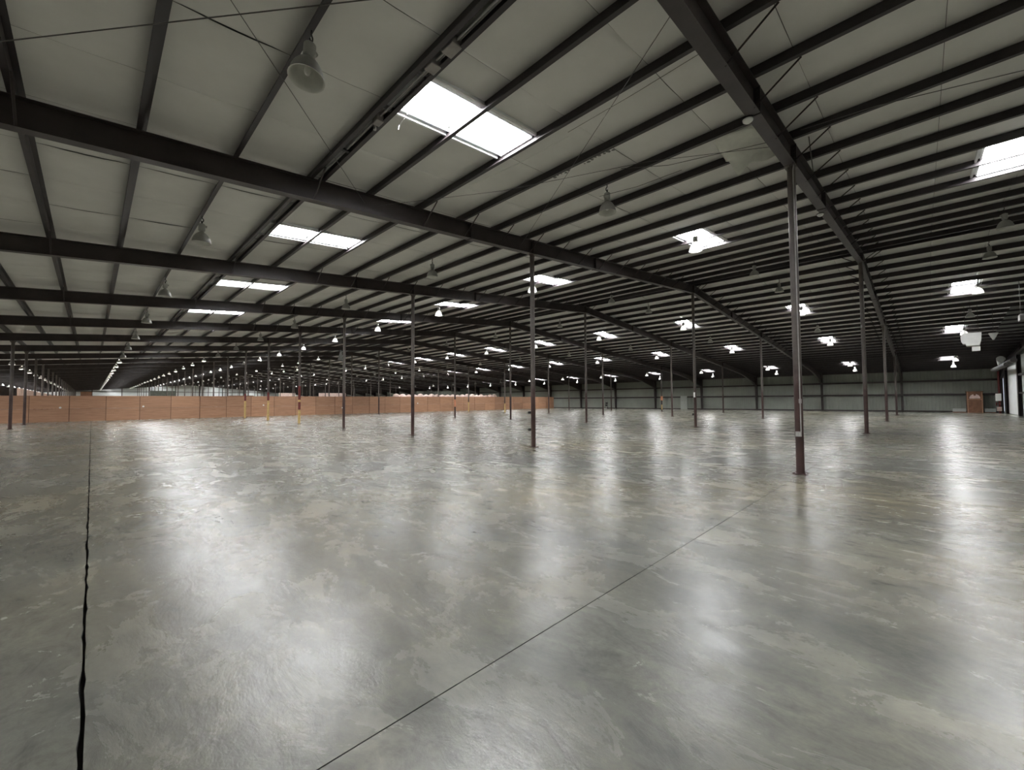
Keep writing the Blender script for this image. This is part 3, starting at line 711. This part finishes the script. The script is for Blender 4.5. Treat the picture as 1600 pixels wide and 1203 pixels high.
for (y0, y1, lab) in ((-3.30, -2.25, 'low pale crate left of the brown booth'), (-5.55, -4.72, 'low pale crate right of the brown booth')):
    e = empty('low_crate', (71.3, (y0 + y1) / 2, 0), lab, 'crate'); hy = (y1 - y0) / 2
    link('body', MB().box(-.4, .4, -hy, hy, .10, .46).mesh('body', M['door']), e); link('pallet', MB().box(-.4, -.3, -hy, hy, 0, .1).box(.3, .4, -hy, hy, 0, .1).box(-.05, .05, -hy, hy, 0, .1).mesh('pallet', M['brown']), e)
# fire riser
e = empty('fire_riser', (69.7, -5.75, 0), 'dark red sprinkler riser with a white sign in the right corner', 'pipe')
link('pipe', MB().tube((0, 0, 0), (0, 0, 4.6), .09, 10).tube((0, 0, 1.0), (-.9, .1, 1.0), .07, 8).mesh('pipe', M['red']), e)
link('valve_wheel', MB().tube((-.4, .22, 1.0), (-.4, .28, 1.0), .18, 12).mesh('valve_wheel', M['red']), e)
link('sign', MB().box(-.5, -.46, -.1, .32, 1.35, 2.15).mesh('sign', M['whitep']), e); link('lower_sign', MB().box(-.5, -.46, -.1, .25, .25, .7).mesh('lower_sign', M['sack']), e)
# hand truck by far wall
e = empty('hand_truck', (71.6, 44.8, 0), 'small black hand truck against the far wall left of the door', 'hand truck')
link('frame', MB().tube((0, -.22, .1), (.25, -.22, 1.35), .03, 6).tube((0, .22, .1), (.25, .22, 1.35), .03, 6).box(.0, .06, -.22, .22, .5, .8).box(.1, .22, -.22, .22, .9, 1.2).mesh('frame', M['black']), e)
link('toe_plate', MB().box(-.35, 0, -.28, .28, .03, .08).mesh('toe_plate', M['whitep']), e)
for yy in (-.3, .3): link('wheel', MB().tube((.02, yy - .04, .13), (.02, yy + .04, .13), .13, 12).mesh('wheel', M['black']), e)
# column-side lamp bracket on the third column of the far rows
# ------------------------------------------------------------------ BEYOND THE PARTITION
def sack_mesh():
    s = MB(); n = 12; R = []
    for (z, r) in ((0, .46), (.08, .53), (.35, .56), (.65, .54), (.85, .44), (.95, .20), (1.0, .08)):
        for i in range(n):
            a = 2 * math.pi * i / n; q = (abs(math.cos(a)) ** 4 + abs(math.sin(a)) ** 4) ** -.25 if z < .8 else 1
            R.append((r * q * .9 * math.cos(a) * (1 + .04 * math.sin(5 * a + z * 7)), r * q * .9 * math.sin(a), z))
    s.add(R, [(k * n + i, k * n + (i + 1) % n, (k + 1) * n + (i + 1) % n, (k + 1) * n + i) for k in range(6) for i in range(n)], True)
    s.add(R[-n:], [tuple(range(n))]); s.add(R[:n], [tuple(range(n))[::-1]])
    return s.mesh('bulk_sack', M['sack'])
SK = sack_mesh()
X = 34.6
while X < 63:
    for lev in range(3):
        if X > 57 and lev == 2: continue
        o = link('bulk_sack', SK, None, (X + random.uniform(-.03, .03), 60.6, lev * 1.0), random.uniform(-.05, .05))
        if lev == 2: o.scale = (1, 1, random.uniform(.8, 1.0))
        tag(o, 'pinkish bulk sack stacked behind the plywood partition' if lev == 2 else 'pinkish bulk sack lower in the stacks behind the partition', 'sack', 'sacks on top of the stacks' if lev == 2 else 'sacks lower in the stacks')
    X += 1.13
def crate(x, y, w_, h, d_, mat, lab, name='storage_crate', cat='crate'):
    e = empty(name, (x, y, 0), lab, cat)
    link('body', MB().box(-w_ / 2, w_ / 2, -d_ / 2, d_ / 2, .12, h).mesh('body', mat), e)
    s = MB()
    for q in range(int(w_ / .6) + 1): s.box(-w_ / 2 + q * .6, -w_ / 2 + q * .6 + .08, -d_ / 2 - .03, -d_ / 2, .1, h)
    link('batten', s.mesh('batten', mat), e); link('skid', MB().box(-w_ / 2, w_ / 2, -d_ / 2, -d_ / 2 + .1, 0, .12).box(-w_ / 2, w_ / 2, d_ / 2 - .1, d_ / 2, 0, .12).mesh('skid', M['brown']), e)
crate(62.5, 87, 13, 4.1, 3, M['olive'], 'long olive grey enclosure above the right part of the partition', 'storage_enclosure', 'enclosure')
crate(-.8, 120, 1.6, 4.0, 1.6, M['brown'], 'dark brown crate stack showing above the left part of the partition')
crate(11, 120, 4.2, 4.3, 1.5, M['olive'], 'greenish rack of goods before the distant pale wall', 'goods_rack', 'rack')
crate(26, 120, 5, 3.3, 1.5, M['brown'], 'low brown stack before the distant pale wall')
crate(48.3, 120, 7, 4.1, 1.5, M['sack'], 'pale stack of goods left of the fourth near column')
crate(41, 135, 4, 4.3, 1.5, M['sack'], 'pale goods stack further left beyond the partition')
# beige board wall with posts along the left aisle
bw = MB()
y = 94
wall_b = tag(link('wall_beige', MB().box(-7.75, -7.65, 94, 207, 0, .2).mesh('wall_beige', M['beige'])), 'beige board wall along the left aisle beyond the partition', kind='structure')
bmh = MB().box(0, .1, 0, 5.8, 0, 3.9).mesh('wall_board', M['beige'])
while y < 205:
    link('wall_board', bmh, wall_b, (-7.7 + random.uniform(-.03, .03), y, .1)); y += 6.0
